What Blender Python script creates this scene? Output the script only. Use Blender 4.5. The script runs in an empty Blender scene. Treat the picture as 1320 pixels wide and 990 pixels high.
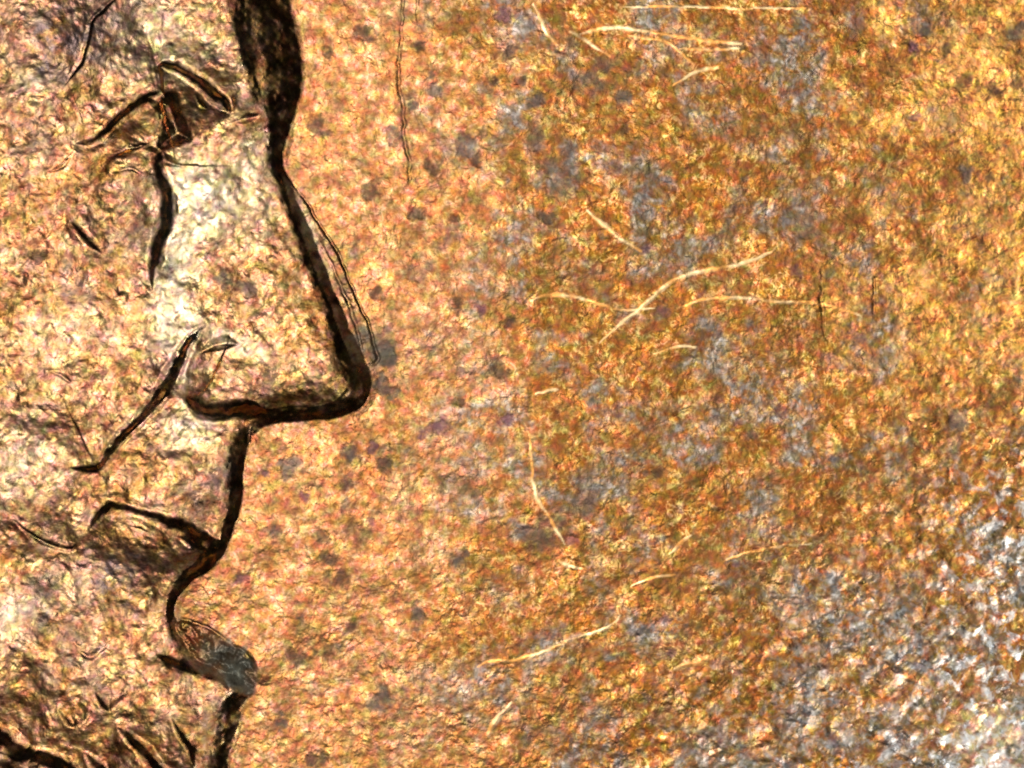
import bpy, math
import numpy as np

# ------------------------------------------------------------------ camera, world, lights
scene = bpy.context.scene
scene.unit_settings.system = 'METRIC'
scene.unit_settings.scale_length = 0.001          # one unit is one millimetre
scene.unit_settings.length_unit = 'MILLIMETERS'
U = 4.4 / 1320.0                                   # millimetres per traced unit
THICK = 1.5                                        # height of the coin's field over the tabletop

cam_data = bpy.data.cameras.new('camera')
cam = bpy.data.objects.new('camera', cam_data)
scene.collection.objects.link(cam)
cam_data.lens = 150
cam_data.sensor_width = 36
cam_data.clip_start = 0.1
cam_data.clip_end = 500
cam.location = (0, 0, THICK + 4.4 * 150 / 36)
scene.camera = cam

world = bpy.data.worlds.new('World')
scene.world = world
world.use_nodes = True
bgn = world.node_tree.nodes['Background']
bgn.inputs[0].default_value = (0.8, 0.9, 1.0, 1)
bgn.inputs[1].default_value = 0.012

def area(name, loc, size, power, col, target=(0, 0, THICK)):
    d = bpy.data.lights.new(name, 'AREA')
    d.shape = 'DISK'; d.size = size; d.energy = power; d.color = col
    o = bpy.data.objects.new(name, d)
    scene.collection.objects.link(o)
    o.location = loc
    import mathutils
    o.rotation_euler = (mathutils.Vector(loc) - mathutils.Vector(target)).to_track_quat('Z', 'Y').to_euler()
    return o

area('ring_lamp', (-4.0, 1.5, 27.0), 12.0, 3900, (1.0, 0.94, 0.86), (-0.6, 0.1, THICK))
area('ring_lamp', (6.0, 4.5, 20.0), 2.5, 300, (1.0, 0.92, 0.80), (1.9, 0.9, THICK))
area('ring_lamp', (7.5, -6.5, 14.0), 1.6, 450, (0.92, 0.96, 1.0), (2.2, -1.6, THICK))
area('ring_lamp', (-9.0, 6.0, 17.0), 1.6, 330, (1.0, 0.95, 0.92), (-1.7, 0.2, THICK))

scene.view_settings.view_transform = 'Standard'
scene.view_settings.look = 'None'
scene.view_settings.exposure = -0.66
scene.view_settings.gamma = 1.0
scene.cycles.filter_width = 1.9
scene.render.resolution_x = 1024
scene.render.resolution_y = 768

# ------------------------------------------------------------------ noise helpers
def lattice(seed):
    return np.random.RandomState(seed).rand(256, 256).astype(np.float32)

def vnoise(X, Y, size, seed):
    t = lattice(seed)
    x = X / size + 1000.37 + seed * 3.1; y = Y / size + 1000.71 + seed * 1.7
    xi = np.floor(x).astype(np.int64); yi = np.floor(y).astype(np.int64)
    fx = x - xi; fy = y - yi
    fx = fx * fx * fx * (fx * (fx * 6 - 15) + 10); fy = fy * fy * fy * (fy * (fy * 6 - 15) + 10)
    x0 = xi & 255; x1 = (xi + 1) & 255; y0 = yi & 255; y1 = (yi + 1) & 255
    a = t[y0, x0] * (1 - fx) + t[y0, x1] * fx
    b = t[y1, x0] * (1 - fx) + t[y1, x1] * fx
    return (a * (1 - fy) + b * fy) * 2 - 1

def fbm(X, Y, size, seed, octaves=4, gain=0.5):
    r = 0; amp = 1.0; tot = 0
    for k in range(octaves):
        r = r + amp * vnoise(X, Y, size / (2.03 ** k), seed + 17 * k)
        tot += amp; amp *= gain
    return r / tot

def smooth(t):
    t = np.clip(t, 0, 1)
    return t * t * (3 - 2 * t)

def poly_dist(X, Y, pts):
    """distance to a polyline and the interpolated third coordinate (half width)"""
    best = np.full(X.shape, 1e9); hw = np.ones(X.shape)
    for (ax, ay, aw), (bx, by, bw) in zip(pts[:-1], pts[1:]):
        dx, dy = bx - ax, by - ay
        L2 = dx * dx + dy * dy + 1e-9
        t = np.clip(((X - ax) * dx + (Y - ay) * dy) / L2, 0, 1)
        d = np.hypot(X - ax - t * dx, Y - ay - t * dy)
        m = d < best
        best = np.where(m, d, best); hw = np.where(m, aw + (bw - aw) * t, hw)
    return best, hw

def inside(X, Y, poly):
    r = np.zeros(X.shape, bool)
    n = len(poly)
    for i in range(n):
        x0, y0 = poly[i][:2]; x1, y1 = poly[(i + 1) % n][:2]
        if y0 == y1: continue
        c = ((y0 > Y) != (y1 > Y)) & (X < (x1 - x0) * (Y - y0) / (y1 - y0) + x0)
        r ^= c
    return r

def spline(pts, n=5):
    """Catmull-Rom through the traced points so that no corner stays"""
    P = np.array(pts, float); out = []
    for i in range(len(P) - 1):
        p0 = P[max(i - 1, 0)]; p1 = P[i]; p2 = P[i + 1]; p3 = P[min(i + 2, len(P) - 1)]
        for k in range(n):
            t = k / n
            out.append(0.5 * ((2 * p1) + (-p0 + p2) * t + (2 * p0 - 5 * p1 + 4 * p2 - p3) * t * t + (-p0 + 3 * p1 - 3 * p2 + p3) * t ** 3))
    out.append(P[-1])
    return [tuple(q) for q in out]

# ------------------------------------------------------------------ the traced relief
CX, CY, RAD = -150.0, 700.0, 2800.0                # coin centre and radius

def axis(lo, hi, a, b, step):
    mid = list(np.arange(a, b + 0.1, step))
    left = []; s = step; x = a
    while x > lo:
        s *= 1.13; x -= s; left.append(x)
    right = []; s = step; x = mid[-1]
    while x < hi:
        s *= 1.13; x += s; right.append(x)
    return np.array(left[::-1] + mid + right)

STEP = 1.5
xs = axis(CX - RAD - 60, CX + RAD + 60, -70, 1390, STEP)
ys = axis(CY - RAD - 60, CY + RAD + 60, -60, 1050, STEP)
X0, Y0 = np.meshgrid(xs, ys)

# slightly irregular edges: the metal flowed unevenly when struck
X = X0 + 2.2 * fbm(X0, Y0, 26, 3, 3) + 0.9 * fbm(X0, Y0, 9, 13, 2)
Y = Y0 + 2.2 * fbm(X0, Y0, 26, 9, 3) + 0.9 * fbm(X0, Y0, 9, 19, 2)

outline = [(340, -300, 40), (335, -80, 34), (346, -20, 32), (349, 10, 31), (352, 40, 35), (360, 80, 35), (364, 110, 30), (364, 140, 21),
           (360, 170, 14), (358, 195, 9), (359, 215, 8), (366, 235, 9), (378, 262, 9), (392, 297, 9.5), (405, 330, 10),
           (418, 362, 10), (431, 395, 10.5), (444, 430, 12), (456, 460, 15), (465, 483, 15), (465, 503, 15), (453, 520, 13),
           (430, 531, 9.5), (400, 535, 8.5), (365, 537, 8), (338, 543, 9), (318, 558, 11), (308, 590, 10), (305, 630, 10),
           (301, 658, 9.5), (293, 680, 9), (286, 698, 11), (279, 714, 11), (262, 731, 8.5), (243, 744, 8), (227, 762, 8),
           (219, 784, 6.5), (223, 805, 5.5), (231, 825, 6), (246, 846, 8), (272, 862, 12), (304, 872, 11), (315, 886, 9), (303, 905, 17),
           (291, 928, 23), (285, 950, 22), (280, 972, 19), (276, 1000, 20), (262, 1070, 20)]
outline_s = spline(outline, 4)
head_rest = [(180, 1150), (100, 1300), (300, 1700), (0, 2100), (-900, 2000), (-1400, 1500), (-950, 800), (-1050, 400),
             (-1200, -100), (-1100, -600), (-750, -900), (-300, -950), (80, -800), (260, -550)]
head_poly = [(p[0], p[1]) for p in outline_s] + head_rest
RISE = 16.5
d, hw = poly_dist(X, Y, outline_s + [(x, y, 22) for x, y in head_rest] + [(340, -300, 40)])
ins = inside(X, Y, head_poly)
sd = np.where(ins, d, -d)
t = np.clip(0.5 + sd / (2 * hw), 0, 1.45)
# the wall: a short foot, a straight steep flank, then a long rounded lip towards the face
T0, T1, T2 = 0.12, 0.72, 1.45
wall = np.where(t < T0, t * t / (2 * T0), np.where(t < T1, t - T0 / 2, T1 - T0 / 2 + (t - T1) - (t - T1) ** 2 / (2 * (T2 - T1))))
wall = wall / (T1 - T0 / 2 + (T2 - T1) / 2)
face = smooth((sd - hw * 0.5) / 30.0)
# the band's width, averaged along the outline so that it changes evenly inside the head
num = np.zeros(X.shape, np.float32); den = np.zeros(X.shape, np.float32)
Xf = X.astype(np.float32); Yf = Y.astype(np.float32)
for px_, py_, pw_ in outline_s + [(x, y, 22) for x, y in head_rest]:
    w_ = 1.0 / (((Xf - px_) ** 2 + (Yf - py_) ** 2 + 60.0) ** 2)
    num += w_ * pw_; den += w_
hw_avg = num / den
hw_near = np.minimum(np.where(sd > hw * 0.5, hw_avg, hw), 40)
hw_near = np.minimum(hw + (hw_avg - hw) * smooth((np.abs(sd) - hw * 0.2) / 20.0), 40)
rise_edge = 1.62 * np.minimum(hw_near, 12) + 0.95 * np.clip(hw_near - 12, 0, 99)
x_edge = np.interp(Y, [p[1] for p in outline_s if p[1] < 240], [p[0] for p in outline_s if p[1] < 240])
e_in = x_edge - hw_avg * 1.0 - X
rise = RISE + np.minimum(rise_edge - RISE, 4.8) * np.exp(-np.clip(sd - hw, 0, 1e4) / 170.0) + np.clip(rise_edge - RISE - 4.8, 0, 99) * np.exp(-np.clip(e_in, 0, 1e4) / 190.0)
brow_w = np.interp(Y, [-300, -40, 0, 90, 150], [30, 48, 44, 30, 0])
rise = np.where(hw_near < 7, np.maximum(rise, 9), rise)
H = rise * wall
H = H + 0.3 * brow_w * (1 - np.exp(-np.clip(e_in, 0, 1e4) / (brow_w + 1.0))) * np.exp(-np.clip(e_in - brow_w, 0, 1e4) / 190.0)

# swellings and hollows of the face: (x, y, rx, ry, degrees, height)
def blob(x, y, rx, ry, deg, h, p=1.0):
    a = math.radians(deg); c, s = math.cos(a), math.sin(a)
    u = ((X - x) * c + (Y - y) * s) / rx; v = (-(X - x) * s + (Y - y) * c) / ry
    return h * np.exp(-(u * u + v * v) ** p)
B = 0
for b in [(285, 330, 66, 190, -14, 8), (400, 470, 60, 60, 0, 7), (290, 490, 60, 34, 8, 9), (160, 265, 55, 62, 0, 10),
          (60, 420, 130, 90, 20, 7), (200, 110, 120, 50, -30, 9), (190, 30, 90, 60, 0, 9), (45, 60, 75, 75, 0, -15),
          (150, 190, 55, 18, -22, -7), (200, 610, 90, 60, 20, 8), (200, 700, 70, 28, 20, 8), (150, 760, 90, 36, 15, -5),
          (70, 720, 40, 50, 0, -7), (120, 900, 110, 70, 35, 8), (235, 700, 40, 40, 0, 4), 
          (240, 170, 34, 26, 0, -8), (60, 520, 80, 60, 0, 7), (20, 640, 60, 60, 0, 6), (258, 545, 40, 26, 0, 5)]:
    B = B + blob(*b)
B = B + 6.0 * fbm(X0, Y0, 80, 40, 3)
Bsmooth = B
B = B + 2.5 * fbm(X0, Y0, 26, 46, 3)
H = H + face * B

# slope from the brow down to the field, dark at a glance

# the ledges of doubled metal beside the nose and under the lower lip
ledge_nose = [(360, 215), (374, 233), (395, 262), (412, 290), (430, 318), (445, 347), (457, 378), (471, 410), (481, 440), (487, 463), (478, 474), (455, 470), (420, 380), (380, 280)]
m = inside(X, Y, ledge_nose)
m_ledge = m
dd, _ = poly_dist(X, Y, [(x, y, 1) for x, y in ledge_nose[:11]])
H = np.maximum(H, np.where(m, 1.6 * np.clip(dd / 3, 0, 1) + 1.4 * fbm(X0, Y0, 12, 77, 3), -99))
chin_poly = [(222, 795), (240, 801), (262, 807), (284, 816), (304, 829), (318, 845), (328, 864), (330, 882), (322, 896), (300, 890), (262, 868), (238, 846), (224, 815)]
chin_s = spline([(a, b, 1) for a, b in chin_poly + chin_poly[:1]], 4)
Xc = X + 5 * fbm(X0, Y0, 20, 141, 3); Yc = Y + 5 * fbm(X0, Y0, 20, 145, 3)
mc = inside(Xc, Yc, chin_s)
dc, _ = poly_dist(Xc, Yc, chin_s)
chin_h = 9 * smooth(dc / 26) + np.clip(dc / 4, 0, 1) * (4.5 * fbm(X0, Y0, 16, 81, 3) + 2.2 * fbm(X0, Y0, 6, 83, 2))
H = np.maximum(H, np.where(mc, chin_h, -99))

# cuts: points (x, y, half width), depth factor, step across (left of travel higher)
grooves = [
    ([(205, 88, 2), (215, 87, 4.5), (235, 92, 6), (255, 104, 7), (275, 120, 8), (290, 135, 7), (301, 148, 3)], 2.7),
    ([(98, 186, 2), (116, 185, 5), (135, 173, 6), (155, 154, 6), (180, 136, 7), (203, 125, 8), (213, 123, 4)], 1.6),
    ([(211, 196, 5), (207, 206, 8), (206, 218, 6), (211, 235, 8), (216, 252, 9), (217, 272, 10), (213, 292, 10), (207, 312, 9), (202, 332, 8), (198, 352, 5), (197, 376, 2.5)], -1.1),
    ([(148, 201, 2), (165, 194, 3.5), (185, 189, 3.5), (200, 186, 2)], 0.9),
    ([(90, 284, 2), (105, 300, 4), (120, 315, 5), (134, 328, 2)], 1.4),
    ([(270, 418, 2), (254, 431, 4.5), (241, 447, 8), (231, 470, 9), (222, 490, 9), (210, 508, 9), (195, 527, 7), (170, 552, 5.5), (152, 572, 6), (140, 588, 6), (127, 602, 4.5), (105, 604, 3), (88, 603, 2)], 1.9),
    ([(258, 456, 4), (275, 445, 8), (292, 441, 9), (309, 443, 5)], 0.5),
    ([(240, 510, 5), (252, 522, 8), (270, 529, 10), (300, 528, 9), (325, 528, 8), (348, 533, 3)], -1.8),
    ([(114, 686, 2), (124, 669, 4), (138, 655, 5.5), (150, 651, 5), (180, 659, 4), (210, 667, 5), (240, 679, 6), (262, 691, 7), (284, 696, 7)], 1.4),
    ([(163, 677, 2), (185, 682, 3), (198, 686, 2)], 1.1),
    ([(228, 688, 2), (252, 700, 5), (275, 714, 5)], 1.2),
    ([(153, 933, 2), (170, 950, 6), (185, 965, 7), (205, 988, 7), (222, 1008, 6), (260, 1060, 4)], 1.7),
    ([(-80, 905, 14), (-5, 945, 11), (20, 958, 10), (45, 972, 9), (85, 988, 9), (125, 1012, 9)], 1.4),
    ([(-20, 985, 12), (15, 983, 13), (45, 1000, 12)], 1.0),
    ([(108, 966, 2), (118, 976, 5), (132, 990, 7), (145, 1004, 5)], 1.4),
    ([(120, 888, 2), (134, 907, 4.5), (144, 917, 2)], 1.3),
    ([(74, 908, 2), (90, 928, 4), (99, 938, 2)], 1.1),
    ([(203, 843, 2), (218, 849, 5), (236, 858, 6), (256, 868, 7)], 1.3),
    ([(222, 920, 2), (236, 945, 4.5), (248, 968, 4), (252, 990, 3)], 1.3),
    ([(158, -5, 3), (140, 10, 5), (122, 28, 4), (110, 68, 4), (100, 90, 4.5), (84, 112, 2)], 0.9),
    ([(66, 222, 2), (82, 214, 4), (97, 196, 2)], 0.9),
    ([(150, 222, 2), (170, 220, 3), (192, 230, 2)], 0.7),
    ([(62, 478, 2), (85, 486, 4), (98, 496, 2)], 0.7),
    ([(15, 668, 2), (50, 694, 4), (88, 708, 4), (100, 700, 2)], 0.8),
    ([(100, 835, 2), (120, 845, 5), (150, 820, 4)], 0.6),
    ([(257, 128, 3), (262, 138, 4), (272, 142, 3)], 0.8),
    ([(300, 160, 5), (320, 155, 6), (340, 150, 5)], 0.7),
    # fine doubled lines next to the nose, the chin and below
    ([(405, 300, 1.8), (432, 350, 2.5), (449, 392, 3), (461, 430, 3), (470, 465, 3)], 2.0),
    ([(374, 233, 1.8), (395, 262, 2), (412, 290, 2.2), (430, 318, 2.4), (445, 347, 2.2), (457, 378, 2), (471, 410, 2.4), (481, 440, 2.6), (488, 463, 4), (480, 474, 5)], 2.2),
    ([(222, 795, 2), (242, 800, 2.2), (264, 808, 2.4), (282, 818, 2.6), (296, 826, 1.6)], 2.2),
    ([(300, 830, 2), (318, 846, 5), (325, 864, 6), (323, 882, 5)], -1.0),
    ([(262, 842, 3), (285, 868, 6), (300, 892, 5)], 0.9),
    ([(225, 800, 2.5), (237, 815, 3), (248, 832, 4), (262, 846, 6)], 1.8),
    ([(487, 368, 2), (500, 380, 3)], 1.0),
]
def local(pts, pad=30):
    a = min(p[0] - p[2] for p in pts) - pad; b = max(p[0] + p[2] for p in pts) + pad
    c = min(p[1] - p[2] for p in pts) - pad; e = max(p[1] + p[2] for p in pts) + pad
    i0, i1 = np.searchsorted(xs, [a, b]); j0, j1 = np.searchsorted(ys, [c, e])
    return slice(j0, j1), slice(i0, i1)
cut = np.zeros(X.shape); calm = np.zeros(X.shape); stepf = np.zeros(X.shape)
for pts, dep in grooves:
    side = -1.0 if dep < 0 else 1.0
    dep = abs(dep)
    p0 = [tuple(q) for q in pts]
    p0[0] = (p0[0][0], p0[0][1], 0.4); p0[-1] = (p0[-1][0], p0[-1][1], 0.4)
    sp = [(a_, b_, max(c_, 0.3)) for a_, b_, c_ in spline(p0, 4)]
    if max(p[2] for p in pts) < 3.6 or dep < 1.0 or dep in (2.0, 2.2):      # a shallow cut, both flanks
        sl = local(pts)
        gd, gw = poly_dist(X[sl], Y[sl], sp)
        k = np.clip(1 - gd / (gw * 1.1), 0, 1)
        cut[sl] = np.maximum(cut[sl], min(0.32 + 0.16 * dep, 0.52) * gw * 1.1 * k)
        calm[sl] = np.maximum(calm[sl], 0.7 * np.exp(-(gd / (gw + 3)) ** 2))
    else:                                              # a step: one steep flank, easing out on both sides
        sl = local(pts, 150)
        Xl = X[sl]; Yl = Y[sl]
        gd, gw = poly_dist(Xl, Yl, sp)
        best = np.full(Xl.shape, 1e9); sgn = np.ones(Xl.shape)
        for (ax, ay, _), (bx, by, _) in zip(sp[:-1], sp[1:]):
            dx, dy = bx - ax, by - ay; L2 = dx * dx + dy * dy + 1e-9
            tt = np.clip(((Xl - ax) * dx + (Yl - ay) * dy) / L2, 0, 1)
            q_ = np.hypot(Xl - ax - tt * dx, Yl - ay - tt * dy)
            mm = q_ < best - 1e-6
            best = np.where(mm, q_, best); sgn = np.where(mm, np.sign(dx * (Yl - ay) - dy * (Xl - ax)), sgn)
        w1 = gw * 1.2
        D = (0.38 + 0.25 * dep) * 2.0 * np.maximum(w1 - 0.6, 0)
        ramp = np.tanh(1.2 * gd / w1)
        stepf[sl] += side * sgn * 0.5 * D * ramp * np.exp(-np.clip(gd - 1.3 * w1, 0, 1e4) / 30.0) * smooth((150 - gd) / 60)
        cut[sl] = np.maximum(cut[sl], np.where(gd < w1, 0.001, 0))
        calm[sl] = np.maximum(calm[sl], np.exp(-(np.clip(gd - w1 * 0.9, 0, 99) / 4.0) ** 2) * np.clip(gw / 3, 0, 1))
H = H - calm * face * (B - Bsmooth)
H = H + stepf
pit = spline([(p, q, 1) for p, q in [(192, 128), (214, 120), (233, 122), (238, 145), (250, 176), (246, 186), (228, 191), (206, 196), (203, 180), (211, 165), (203, 147), (192, 128)]], 4)
mp_ = inside(X, Y, pit); dp_, _ = poly_dist(X, Y, pit)
H = H - np.where(mp_, 0.44 * dp_, 0)
calm = np.maximum(calm, np.where(mp_, smooth(dp_ / 3), 0))
H = H - cut

# ---- the field: scratches, spots, pits
bright = [
    [(748, 43, 1.5), (785, 36, 3), (830, 40, 2.6), (870, 46, 2.5), (910, 52, 3), (956, 57, 2)],
    [(812, 46, 1.5), (850, 51, 2.6), (868, 58, 2), (894, 84, 1.2)],
    [(878, 62, 1.5), (915, 64, 2.4), (952, 63, 2)],
    [(868, 110, 1.5), (890, 96, 2.4), (905, 89, 3), (926, 87, 1.6)],
    [(800, 10, 1.2), (850, 7, 2), (905, 9, 2), (950, 11, 2), (1036, 10, 1.4)],
    [(686, 5, 1.5), (700, 30, 2.4), (712, 50, 3), (727, 63, 1.6)],
    [(734, 41, 2), (755, 50, 2.6), (786, 72, 1.5)],
    [(756, 271, 1.5), (775, 288, 3), (800, 308, 3.4), (827, 324, 1.8)],
    [(1008, 313, 1), (985, 328, 2.2), (960, 338, 2.6), (930, 346, 3), (890, 353, 3), (862, 365, 3.2), (840, 385, 3.2), (820, 402, 3), (797, 420, 2.4), (772, 442, 1)],
    [(684, 387, 1.5), (702, 380, 3), (730, 380, 3), (760, 388, 2.6), (800, 399, 2.6), (843, 397, 1.2)],
    [(876, 397, 1.2), (915, 385, 2.8), (960, 384, 2.6), (1000, 389, 2.4), (1060, 393, 2.4), (1108, 406, 1.2)],
    [(843, 456, 1), (870, 448, 2), (898, 447, 1.2)],
    [(692, 509, 1.5), (708, 504, 3), (720, 503, 1.5)],
    [(682, 566, 1.5), (685, 600, 2.4), (692, 640, 3), (706, 662, 1.4)],
    [(706, 664, 1.4), (716, 680, 3), (727, 702, 1.2)],
    [(616, 860, 1.2), (630, 852, 2.4), (665, 850, 3), (695, 842, 2.6), (720, 832, 2.8), (745, 822, 2.4), (766, 816, 2.4), (786, 808, 2), (801, 794, 1)],
    [(933, 723, 1.2), (960, 714, 2.4), (1000, 706, 2.2), (1045, 701, 1.2)],
    [(812, 757, 1), (838, 746, 2.6), (872, 741, 1.4)],
    [(862, 713, 1.2), (875, 703, 2.8), (890, 690, 1.4)],
    [(720, 722, 2), (735, 731, 3), (750, 733, 1.4)],
    [(628, 948, 3), (640, 928, 5), (660, 905, 2)],
    [(870, 862, 2), (898, 852, 6), (918, 846, 3)],
]
dark = [
    [(522, -20, 2), (519, 25, 2.2), (515, 70, 2), (514, 105, 2.4), (518, 130, 3), (521, 165, 2.6), (526, 200, 2.8), (529, 236, 1.5)],
    [(541, -10, 1.8), (538, 26, 1.4)],
    [(1060, 350, 1.6), (1059, 395, 2.6), (1064, 436, 1.6)],
    [(1127, 360, 2.4), (1128, 402, 2.6)],
    [(840, 552, 1.2), (880, 530, 1.8), (895, 524, 1)],
]
spots = [(421, 69, 8, 0), (410, 164, 13, 0), (470, 45, 11, 0), (560, 215, 12, 0), (480, 247, 14, 0), (510, 168, 14, 1), (655, 67, 11, 0), (635, 108, 8, 0),
    (672, 105, 8, 0), (600, 188, 13, 1), (562, 112, 14, 1), (533, 134, 9, 1), (541, 60, 8, 0), (707, 281, 11, 0), (537, 277, 9, 0), (584, 283, 8, 0), (576, 312, 17, 1),
    (515, 328, 22, 2), (455, 320, 17, 1), (540, 350, 18, 1), (643, 479, 14, 0), (655, 418, 9, 0), (590, 393, 9, 0), (591, 517, 8, 0), (570, 550, 14, 3),
    (657, 540, 11, 3), (375, 604, 15, 1), (446, 623, 12, 0), (496, 596, 11, 0), (480, 578, 9, 3), (452, 586, 10, 1), (465, 686, 18, 0), (352, 686, 10, 1),
    (412, 690, 12, 0), (424, 722, 10, 0), (440, 744, 12, 0), (590, 722, 12, 1), (590, 630, 20, 0), (380, 847, 15, 0), (428, 835, 16, 0), (455, 808, 10, 0),
    (500, 462, 15, 1), (497, 500, 14, 1), (486, 378, 10, 0), (710, 212, 30, 1), (725, 240, 20, 1), (745, 648, 30, 1), (700, 682, 24, 1), (1190, 38, 13, 1), (1178, 60, 8, 3),
    (1240, 103, 13, 0), (1221, 64, 11, 0), (1308, 47, 16, 1), (1281, 115, 11, 0), (1313, 108, 9, 0), (1246, 226, 11, 1), (1276, 228, 7, 0), (1178, 152, 8, 3), (1230, 540, 16, 1),
    (770, 105, 26, 1), (1030, 290, 22, 1), (615, 205, 9, 0), (540, 795, 12, 1), (485, 905, 16, 1), (410, 980, 12, 0), (340, 610, 6, 3), (395, 640, 7, 3), (310, 745, 8, 3),
    (363, 930, 10, 1), (855, 925, 18, 0), (690, 130, 10, 1), (648, 20, 10, 3), (620, 400, 7, 3), (545, 560, 7, 3), (800, 120, 16, 1), (52, 332, 9, 0), (318, 372, 13, 1), (285, 362, 12, 1)]

onfield = smooth((-sd - hw) / 8.0)
fresh = np.zeros(X.shape); spotm = np.zeros(X.shape); spotk = np.zeros(X.shape)
label = np.zeros(X.shape, int)                    # 0 field, 1 portrait, then parts
names = {0: 'field', 1: 'portrait'}
parent_of = {}
next_id = [20]
sub_label = {}
for n_, (group, is_b) in enumerate(((bright, True), (dark, False))):
    for pts in group:
        sl = local(pts)
        gd, gw = poly_dist(X[sl] + 1.3 * vnoise(X[sl], Y[sl], 9, 5), Y[sl], spline(pts, 4))
        gw = np.maximum(gw, 0.5)
        if is_b:
            k = np.clip(1 - gd / (gw * 1.1), 0, 1)
            broken = 0.85 + 0.7 * vnoise(X[sl], Y[sl], 14, 31)
            H[sl] += 0.12 * smooth(k) * gw
            fresh[sl] = np.maximum(fresh[sl], np.clip(smooth(k * 1.7) * broken, 0, 1))
        else:
            k = np.clip(1 - gd / (gw * 1.2), 0, 1)
            H[sl] -= 0.55 * gw * k
        m = gd < gw * 1.15
        i = next_id[0]; next_id[0] += 1
        label[sl] = np.where(m, i, label[sl])
        names[i] = 'scratch'; parent_of[i] = 0
        sub_label[i] = 'bright raised scratch of bare metal' if is_b else 'fine dark scratch cut into the field'
spot_rs = np.random.RandomState(8)
big = [s for s in spots]
for k in range(150):                                # the finer freckles nobody traced
    x = spot_rs.uniform(380, 1330); y = spot_rs.uniform(-30, 1020)
    big.append((x, y, spot_rs.uniform(2.5, 9), spot_rs.choice([0, 1, 2, 3])))
for q, (x, y, r, kind) in enumerate(big):
    sl = local([(x, y, r)], 26)
    w = fbm(X0[sl], Y0[sl], max(r * 0.8, 5), 60 + (q % 9), 3)
    dx = X0[sl] - x; dy = Y0[sl] - y
    an = (q * 1.7) % math.pi; c, s = math.cos(an), math.sin(an); el = 1 + 0.18 * math.sin(q * 2.3)
    rr = np.hypot((dx * c + dy * s) * el, (-dx * s + dy * c) / el) / (r * 0.9) + (0.85 + 0.02 * r) * w
    v = smooth((1.5 - rr) / 1.15) * (0.92 if r < 17 else 0.62)
    if q >= len(spots): v = v * 0.65
    sel = v > spotm[sl]
    spotk[sl] = np.where(sel, kind, spotk[sl]); spotm[sl] = np.maximum(spotm[sl], v)
    H[sl] -= v * min(r, 9) * 0.07
    if q < len(spots) and x > 330:
        i = next_id[0]; next_id[0] += 1
        label[sl] = np.where((rr < 0.98) & (label[sl] < 20), i, label[sl])
        names[i] = 'corrosion_spot'; parent_of[i] = 0

# rolling unevenness and grain of the struck metal
H = H + onfield * (2.6 * fbm(X0, Y0, 120, 90, 3) + 1.0 * fbm(X0, Y0, 34, 95, 3))
rough_zone = smooth((X0 - 820) / 420.0 + (Y0 - 640) / 420.0)
grain = 0.35 * fbm(X0, Y0, 11, 101, 2) + 0.45 * fbm(X0, Y0, 6, 105, 1)
H = H + grain * (0.5 + 0.15 * rough_zone + 0.35 * face) * (1 - 0.8 * np.clip(calm + ((t > 0) & (t < 1)), 0, 1)) + 1.3 * rough_zone * fbm(X0, Y0, 20, 111, 2)
near = np.hypot(X0 - CX, Y0 - CY)

# the portrait's parts
def setlab(i, name, poly, par=1):
    names[i] = name; parent_of[i] = par
    m = inside(X, Y, poly) & (sd > -hw)
    label[m] = i
label[(sd > -hw * 0.95) & (label < 20)] = 1
setlab(2, 'forehead', [(-60, -90), (420, -90), (420, 175), (352, 170), (305, 155), (275, 118), (235, 90), (205, 90), (100, 115), (60, 150), (-60, 130)])
setlab(3, 'eye', [(98, 187), (155, 154), (225, 118), (249, 178), (210, 195), (215, 270), (198, 372), (150, 345), (90, 284), (62, 225)])
setlab(4, 'nose', [(249, 178), (300, 160), (352, 172), (400, 200), (520, 450), (490, 530), (440, 548), (338, 534), (260, 534), (236, 512), (238, 455), (268, 420), (200, 376), (216, 280), (208, 200)])
setlab(5, 'upper_lip', [(127, 602), (195, 527), (235, 480), (238, 512), (260, 534), (338, 534), (400, 545), (340, 700), (284, 697), (210, 667), (150, 651), (114, 686), (90, 640)])
setlab(6, 'lower_lip', [(114, 686), (150, 651), (210, 667), (284, 697), (320, 700), (300, 760), (225, 790), (212, 790), (150, 745), (115, 725)])
setlab(7, 'beard', [(-75, 870), (100, 835), (212, 800), (222, 810), (240, 850), (270, 865), (340, 880), (350, 1060), (-75, 1060)])
names[8] = 'chin_deposit'; parent_of[8] = 1
label[mc & (dc > -1)] = 8

# ------------------------------------------------------------------ normals and mesh pieces
gy, gx = np.gradient(H, ys, xs)
NX = -gx; NY = gy; NZ = np.ones(H.shape)
ln = np.sqrt(NX ** 2 + NY ** 2 + 1)
N = np.stack([NX / ln, NY / ln, NZ / ln], -1)
P = np.stack([(X0 - 660) * U, (495 - Y0) * U, THICK + H * U], -1)

dirt_zone = np.clip(np.where(mc | (dc < 14), smooth((np.where(mc, dc, -dc) + 4 + 9 * fbm(X0, Y0, 14, 131, 3)) / 9.0) * smooth(0.25 + (X0 + Y0 * 1.3 - 1322) / 50), 0) * (0.85 + 0.7 * fbm(X0, Y0, 24, 120, 2)), 0, 1)
dirt_zone = np.maximum(dirt_zone, blob(488, 452, 22, 34, 0, 0.75) * (0.7 + 0.6 * fbm(X0, Y0, 16, 125, 2)))
dirt_zone = np.maximum(dirt_zone, np.where(m_ledge, 0.35 * smooth(dd / 5) + 0.3 * smooth((Y0 - 380) / 60), 0) * (0.6 + 0.9 * fbm(X0, Y0, 12, 127, 2)))
dirt_zone = np.clip(dirt_zone, 0, 1)

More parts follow.
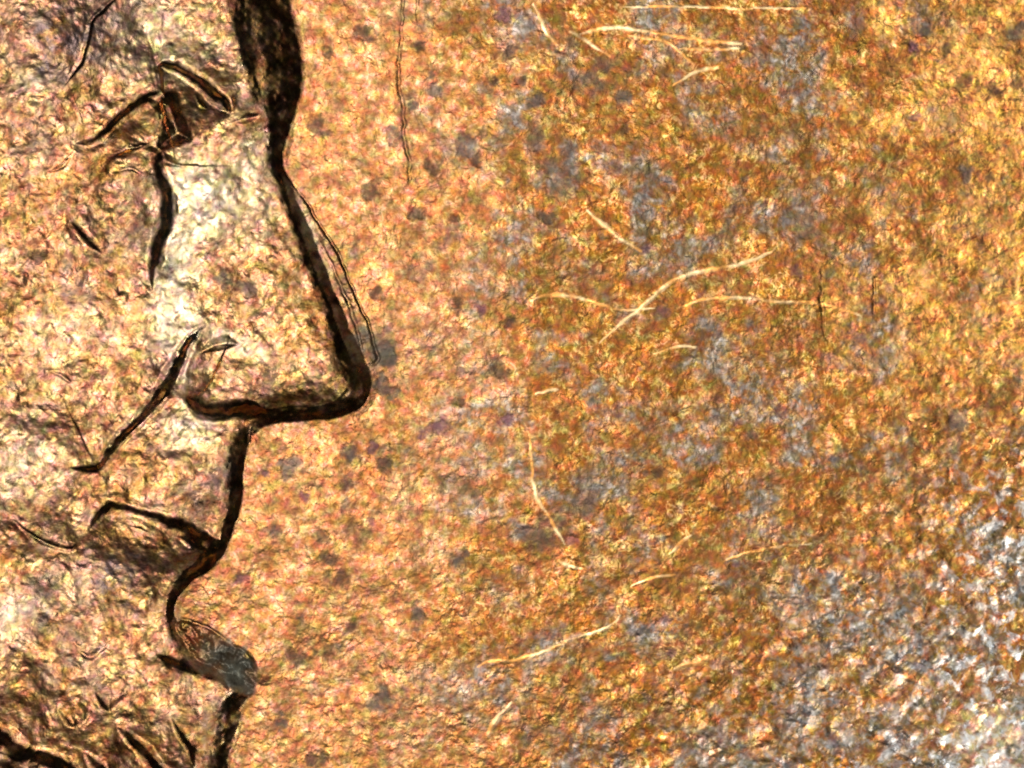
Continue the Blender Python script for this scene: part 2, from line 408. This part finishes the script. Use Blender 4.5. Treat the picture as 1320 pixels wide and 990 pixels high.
# patina maps, all of them slow: cream copper, golden brown, blue grey
grey = 0.9 * smooth(0.5 + 1.5 * fbm(X0, Y0, 62, 140, 4, 0.65) - 0.22) * smooth((X0 - 420) / 260.0)
grey += 1.5 * smooth(0.35 + 1.3 * fbm(X0, Y0, 90, 150, 3)) * smooth((Y0 - 640) / 320.0) * smooth((X0 - 760) / 300.0)
grey += 0.8 * (blob(60, 50, 75, 60, 0, 1) + blob(135, 745, 48, 42, 0, 1) + blob(240, 650, 38, 28, 0, 0.6) + blob(60, 760, 20, 40, 0, 0.7) + blob(185, 795, 30, 26, 0, 0.5))
grey += 0.6 * np.where(sd > 0, smooth(1.5 * fbm(X0, Y0, 60, 180, 3, 0.6) + 0.1), 0)
grey = np.clip(grey, 0, 1)
gold = smooth((X0 - 470) / 300.0 + 0.5 * fbm(X0, Y0, 130, 160, 3))
amber = gold * smooth(1.25 - np.abs(X0 - 850) / 330.0 + 0.5 * fbm(X0, Y0, 90, 166, 3))

FL = label[:-1, :-1]
near_f = near[:-1, :-1] + 0
keep = near_f < RAD - 60
nr, nc = H.shape
vid = np.arange(nr * nc).reshape(nr, nc)
quads = np.stack([vid[1:, :-1], vid[1:, 1:], vid[:-1, 1:], vid[:-1, :-1]], -1)
Pf = P.reshape(-1, 3); Nf = N.reshape(-1, 3)
steep = smooth((np.hypot(gx, gy) - 0.36) / 0.25)
sheared = steep * (1 - mc) * np.clip(np.where((t > 0) & (t < 1.2), 1.0, 0) + calm + np.clip(cut / 1.2, 0, 1), 0, 1) * (1 - 0.5 * dirt_zone)
painted_highlight = np.clip(blob(230, 320, 30, 100, 6, 1.0) + blob(280, 255, 60, 50, 0, 0.95) + blob(330, 200, 24, 30, 0, 0.5) + blob(222, 420, 26, 40, 10, 0.8) + blob(250, 552, 34, 26, 0, 0.9) + blob(215, 55, 90, 60, 10, 0.5)
+ blob(20, 590, 70, 60, 0, 0.55) + blob(244, 478, 7, 36, 14, 0.9) + blob(400, 300, 10, 60, -25, 0.5) + blob(300, 440, 60, 12, 25, 0.7) + blob(20, 790, 60, 24, -20, 0.7) + blob(90, 420, 60, 30, 0, 0.35) + blob(45, 105, 22, 14, 0, 0.9) + blob(1290, 960, 70, 50, 0, 0.8), 0, 1)  # where highlights are painted in; the bump is weaker there too
bright_gold = np.clip(smooth((X0 - 1080) / 150 + 1.3 * fbm(X0, Y0, 50, 170, 3)) * smooth((560 - Y0) / 200), 0, 1)  # brighter orange in patches towards the upper right
grey = grey * (1 - 0.75 * bright_gold)
painted_glints = np.clip(0.22 * smooth((X0 - 850) / 400 + (Y0 - 760) / 300) + 0.75 * smooth((X0 - 1030) / 330 + (Y0 - 930) / 250) + 0.6 * smooth((X0 - 1160) / 150) * smooth((Y0 - 520) / 200), 0, 1)
attrs = {'painted_glints': painted_glints, 'painted_highlight': painted_highlight, 'bright_gold': bright_gold, 'sheared': sheared, 'spot': spotm, 'spot_kind': spotk, 'fresh': fresh, 'deposit': dirt_zone, 'grey': grey, 'gold': gold, 'amber': amber,
         'portrait': np.where(sd > 0, 1.0, 0.0), 'worn': rough_zone}

# ------------------------------------------------------------------ material
def metal_material():
    m = bpy.data.materials.new('worn_copper'); m.use_nodes = True
    nt = m.node_tree; nt.nodes.clear()
    def n(t, **k):
        o = nt.nodes.new(t)
        for a, b in k.items(): setattr(o, a, b)
        return o
    def lk(a, b): nt.links.new(a, b)
    out = n('ShaderNodeOutputMaterial'); bs = n('ShaderNodeBsdfPrincipled')
    lk(bs.outputs[0], out.inputs[0])
    tc = n('ShaderNodeTexCoord').outputs['Object']
    def attr(a): return n('ShaderNodeAttribute', attribute_name=a).outputs['Fac']
    def noise(size, detail=2, rough=0.5, dist=0.0, off=0.0):
        mp = n('ShaderNodeMapping'); lk(tc, mp.inputs[0]); mp.inputs['Location'].default_value = (off, off * 1.3, off * 0.7)
        o = n('ShaderNodeTexNoise'); lk(mp.outputs[0], o.inputs['Vector'])
        o.inputs['Scale'].default_value = 0.6 / (size * U); o.inputs['Detail'].default_value = detail
        o.inputs['Roughness'].default_value = rough; o.inputs['Distortion'].default_value = dist
        return o
    def mth(op, a, b=None, c=None, clamp=False):
        o = n('ShaderNodeMath', operation=op); o.use_clamp = clamp
        for i, v in enumerate((a, b, c)):
            if v is None: continue
            if isinstance(v, (int, float)): o.inputs[i].default_value = v
            else: lk(v, o.inputs[i])
        return o.outputs[0]
    def mr(v, a, b, c=0.0, d=1.0, smoothstep=False):
        o = n('ShaderNodeMapRange'); lk(v, o.inputs[0])
        if smoothstep: o.interpolation_type = 'SMOOTHSTEP'
        for i, q in enumerate((a, b, c, d)): o.inputs[i + 1].default_value = q
        return o.outputs[0]
    def mix(f, a, b, mode='MIX'):
        o = n('ShaderNodeMix', data_type='RGBA', blend_type=mode)
        if isinstance(f, (int, float)): o.inputs[0].default_value = f
        else: lk(f, o.inputs[0])
        for i, v in ((6, a), (7, b)):
            if isinstance(v, tuple): o.inputs[i].default_value = v + (1,)
            else: lk(v, o.inputs[i])
        return o.outputs[2]
    # slow tones
    col = mix(attr('gold'), (0.58, 0.27, 0.105), (0.50, 0.21, 0.05))
    col = mix(mth('MULTIPLY', attr('amber'), 0.85), col, (0.35, 0.135, 0.022))
    col = mix(attr('bright_gold'), col, (0.98, 0.48, 0.12))
    pinkish = mix(mr(noise(30, 2, 0.6, 0, 3.1).outputs[0], 0.40, 0.60), (0.86, 0.48, 0.25), (0.82, 0.42, 0.14))
    pinkish = mix(mr(noise(40, 4, 0.7, 0.6, 13.1).outputs[0], 0.46, 0.64, 0.0, 0.7), pinkish, (0.38, 0.17, 0.07))
    col = mix(attr('portrait'), col, pinkish)
    tonal = mth('ADD', 0.75, mth('ADD', mth('MULTIPLY', attr('gold'), 0.32), mth('MULTIPLY', attr('portrait'), 0.28)))
    # wormy etched grain: cells of thin light ridges over browner hollows
    worm = noise(8.5, 1.5, 0.55, 1.4, 1.0).outputs[0]
    ridge = mth('ABSOLUTE', mth('SUBTRACT', worm, 0.5))
    r1 = mr(ridge, 0.0, 0.10, 1.0, 0.0)
    g2 = mr(noise(5.0, 1, 0.5, 0.6, 9.0).outputs[0], 0.34, 0.66)
    dk = mr(noise(22, 4, 0.72, 0.5, 5.0).outputs[0], 0.40, 0.62)
    val = mth('ADD', mth('MULTIPLY', r1, 0.36), mth('ADD', mth('MULTIPLY', g2, 0.30), mth('MULTIPLY', dk, 0.50)))
    col = mix(mth('MULTIPLY', mr(val, 0.10, 0.60, 0.85, 0.0), tonal), col, mix(0.5, (0.20, 0.075, 0.03), (0.30, 0.13, 0.04)))
    col = mix(mth('MULTIPLY', mr(val, 0.60, 0.95, 0.0, 0.7), tonal), col, mix(attr('gold'), (1.0, 0.62, 0.34), (1.0, 0.60, 0.22)))
    col = mix(mth('MULTIPLY', attr('painted_highlight'), mr(val, 0.2, 0.6, 0.45, 1.0)), col, (1.0, 0.82, 0.55))  # cream highlights painted into the base colour
    bl = mr(noise(60, 5, 0.72, 0.4, 17.0).outputs[0], 0.42, 0.62)
    col = mix(mth('MULTIPLY', mth('MULTIPLY', bl, attr('gold')), 0.65), col, (0.24, 0.115, 0.035))
    # colour speckle: tarnish films in green, violet, red, yellow
    sp = noise(7.0, 1, 0.5, 0.3, 20.0).outputs['Color']
    hs = n('ShaderNodeMix', data_type='RGBA', blend_type='OVERLAY'); hs.inputs[0].default_value = 0.24
    con = n('ShaderNodeBrightContrast'); lk(sp, con.inputs[0]); con.inputs['Contrast'].default_value = 1.6
    lk(col, hs.inputs[6]); lk(con.outputs[0], hs.inputs[7])
    col = hs.outputs[2]
    # blue grey tarnish
    gn = mr(noise(14, 3, 0.65, 0.4, 30.0).outputs[0], 0.36, 0.60)
    gcol = mix(mr(noise(18, 1, 0.5, 0, 33.0).outputs[0], 0.4, 0.6), (0.15, 0.155, 0.165), (0.19, 0.17, 0.10))
    gcol = mix(mr(noise(6, 1, 0.5, 0.3, 36.0).outputs[0], 0.45, 0.72), gcol, (0.46, 0.45, 0.44))
    gcol = mix(mth('MULTIPLY', attr('portrait'), 0.6), gcol, (0.34, 0.21, 0.22))
    col = mix(mth('MULTIPLY', mth('MULTIPLY', attr('grey'), gn), 0.92, clamp=True), col, gcol)
    wf = mr(noise(12, 3, 0.6, 0.4, 39.0).outputs[0], 0.50, 0.66)
    col = mix(mth('MULTIPLY', mth('MULTIPLY', attr('painted_glints'), wf), 0.9), col, (0.90, 0.92, 0.92))  # white glints and sheen of the lower right, painted as colour
    # spots: grey, blue grey, brown, violet
    k = attr('spot_kind')
    c1 = mix(mr(k, 0.3, 0.7), (0.095, 0.07, 0.06), (0.14, 0.13, 0.125))
    c2 = mix(mr(k, 1.3, 1.7), c1, (0.25, 0.13, 0.06))
    c3 = mix(mr(k, 2.3, 2.7), c2, (0.22, 0.10, 0.14))
    brk = mr(noise(7, 2, 0.6, 0.3, 41.0).outputs[0], 0.3, 0.5, 0.55, 1.0)
    col = mix(mth('MULTIPLY', mth('MULTIPLY', attr('spot'), brk), 0.78), col, c3)
    # grey green deposit under the lip and at the nose tip
    dep = attr('deposit')
    dcol = mix(mr(noise(16, 4, 0.75, 0, 50).outputs[0], 0.38, 0.62), (0.055, 0.045, 0.03), (0.20, 0.20, 0.155))
    col = mix(dep, col, dcol)
    # bare metal
    fr = attr('fresh')
    fcol = mix(mr(noise(16, 1, 0.5, 0, 60).outputs[0], 0.4, 0.6), (1.0, 0.47, 0.13), (1.0, 0.76, 0.42))
    col = mix(mth('MULTIPLY', fr, 0.92), col, fcol)
    lk(col, bs.inputs['Base Color'])
    met = mth('SUBTRACT', 1.0, mth('MULTIPLY', dep, 0.7)); lk(met, bs.inputs['Metallic'])
    ro = mr(noise(12, 2, 0.6, 0, 70).outputs[0], 0.35, 0.65, 0.34, 0.52)
    ro = mth('ADD', ro, mth('MULTIPLY', attr('spot'), 0.12))
    ro = mth('SUBTRACT', ro, mth('MULTIPLY', attr('worn'), 0.04))
    ro = mth('SUBTRACT', ro, mth('MULTIPLY', attr('sheared'), 0.22))
    lk(ro, bs.inputs['Roughness'])
    # fine relief
    bh = mth('ADD', mth('MULTIPLY', noise(5.0, 1, 0.5, 0.2, 84).outputs[0], 0.9), mth('MULTIPLY', noise(3.0, 1, 0.5, 0.2, 80).outputs[0], 0.6))
    bu = n('ShaderNodeBump'); lk(bh, bu.inputs['Height'])
    lk(mth('SUBTRACT', 0.82, mth('MAXIMUM', mth('MULTIPLY', attr('sheared'), 0.74), mth('MAXIMUM', mth('MULTIPLY', attr('fresh'), 0.7), mth('ADD', mth('MULTIPLY', attr('painted_highlight'), 0.5), mth('MULTIPLY', attr('worn'), 0.2))))), bu.inputs['Strength']); bu.inputs['Distance'].default_value = 1.1 * U
    lk(bu.outputs[0], bs.inputs['Normal'])
    return m
copper = metal_material()

def plain(name, col, rough, metal=0.0):
    m = bpy.data.materials.new(name); m.use_nodes = True
    nt = m.node_tree; b = nt.nodes['Principled BSDF']
    nz = nt.nodes.new('ShaderNodeTexNoise'); nz.inputs['Scale'].default_value = 3; nz.inputs['Detail'].default_value = 6
    cr = nt.nodes.new('ShaderNodeValToRGB')
    cr.color_ramp.elements[0].color = tuple(c * 0.6 for c in col) + (1,); cr.color_ramp.elements[1].color = tuple(min(c * 1.3, 1) for c in col) + (1,)
    nt.links.new(nz.outputs[0], cr.inputs[0]); nt.links.new(cr.outputs[0], b.inputs['Base Color'])
    b.inputs['Roughness'].default_value = rough; b.inputs['Metallic'].default_value = metal
    return m

# ------------------------------------------------------------------ objects
def build(mask, name, parent):
    q = quads[mask]
    if len(q) < 2: return None
    ids, inv = np.unique(q.ravel(), return_inverse=True)
    me = bpy.data.meshes.new(name)
    me.vertices.add(len(ids)); me.vertices.foreach_set('co', Pf[ids].astype(np.float32).ravel())
    me.loops.add(len(inv)); me.loops.foreach_set('vertex_index', inv.astype(np.int32).ravel())
    me.polygons.add(len(q)); me.polygons.foreach_set('loop_start', np.arange(0, len(q) * 4, 4, dtype=np.int32))
    me.polygons.foreach_set('use_smooth', np.ones(len(q), bool))
    me.update(calc_edges=True)
    for a, arr in attrs.items():
        at = me.attributes.new(a, 'FLOAT', 'POINT'); at.data.foreach_set('value', arr.ravel()[ids].astype(np.float32))
    me.normals_split_custom_set_from_vertices(Nf[ids].tolist())
    me.materials.append(copper)
    o = bpy.data.objects.new(name, me); scene.collection.objects.link(o)
    o.parent = parent
    return o

coin = bpy.data.objects.new('coin', None); scene.collection.objects.link(coin)
coin.location = (0, 0, 0)
coin['label'] = 'worn copper coin in close-up, bearded man\'s face in profile beside a scratched spotted field'
coin['category'] = 'coin'

made = {}
made[0] = build(keep & (FL == 0), 'field', coin)
made[1] = build(keep & (FL == 1), 'portrait', coin)
made[1]['label'] = 'raised profile of a bearded man facing right'
for i in sorted(names):
    if i < 2: continue
    o = build(keep & (FL == i), names[i], made[parent_of[i]])
    if o is None: continue
    if i in sub_label: o['label'] = sub_label[i]
    if i == 8: o['label'] = 'dark grey green grime under the lower lip'

# rim, edge and underside as one turned piece
prof = [(RAD - 75, -25), (RAD - 60, 40), (RAD - 30, 70), (RAD + 20, 70), (RAD + 50, 45), (RAD + 50, -THICK / U + 20), (RAD + 30, -THICK / U), (0.01, -THICK / U)]
vs = []; fs = []; NS = 192
for k in range(NS):
    a = 2 * math.pi * k / NS
    for r, h in prof:
        x = CX + r * math.cos(a); y = CY + r * math.sin(a)
        vs.append(((x - 660) * U, (495 - y) * U, THICK + h * U))
M_ = len(prof)
for k in range(NS):
    for j in range(M_ - 1):
        a = k * M_ + j; b = ((k + 1) % NS) * M_ + j
        fs.append((a, b, b + 1, a + 1))
me = bpy.data.meshes.new('rim'); me.from_pydata(vs, [], fs); me.update()
me.materials.append(plain('rim_copper', (0.55, 0.27, 0.12), 0.4, 1.0))
o = bpy.data.objects.new('rim', me); scene.collection.objects.link(o); o.parent = coin

me = bpy.data.meshes.new('tabletop')
c = ((CX - 660) * U, (495 - CY) * U); s = 30
me.from_pydata([(c[0] - s, c[1] - s, 0), (c[0] + s, c[1] - s, 0), (c[0] + s, c[1] + s, 0), (c[0] - s, c[1] + s, 0)], [], [(0, 1, 2, 3)])
me.materials.append(plain('dark_mat', (0.03, 0.03, 0.032), 0.8))
o = bpy.data.objects.new('tabletop', me); scene.collection.objects.link(o); o['kind'] = 'structure'
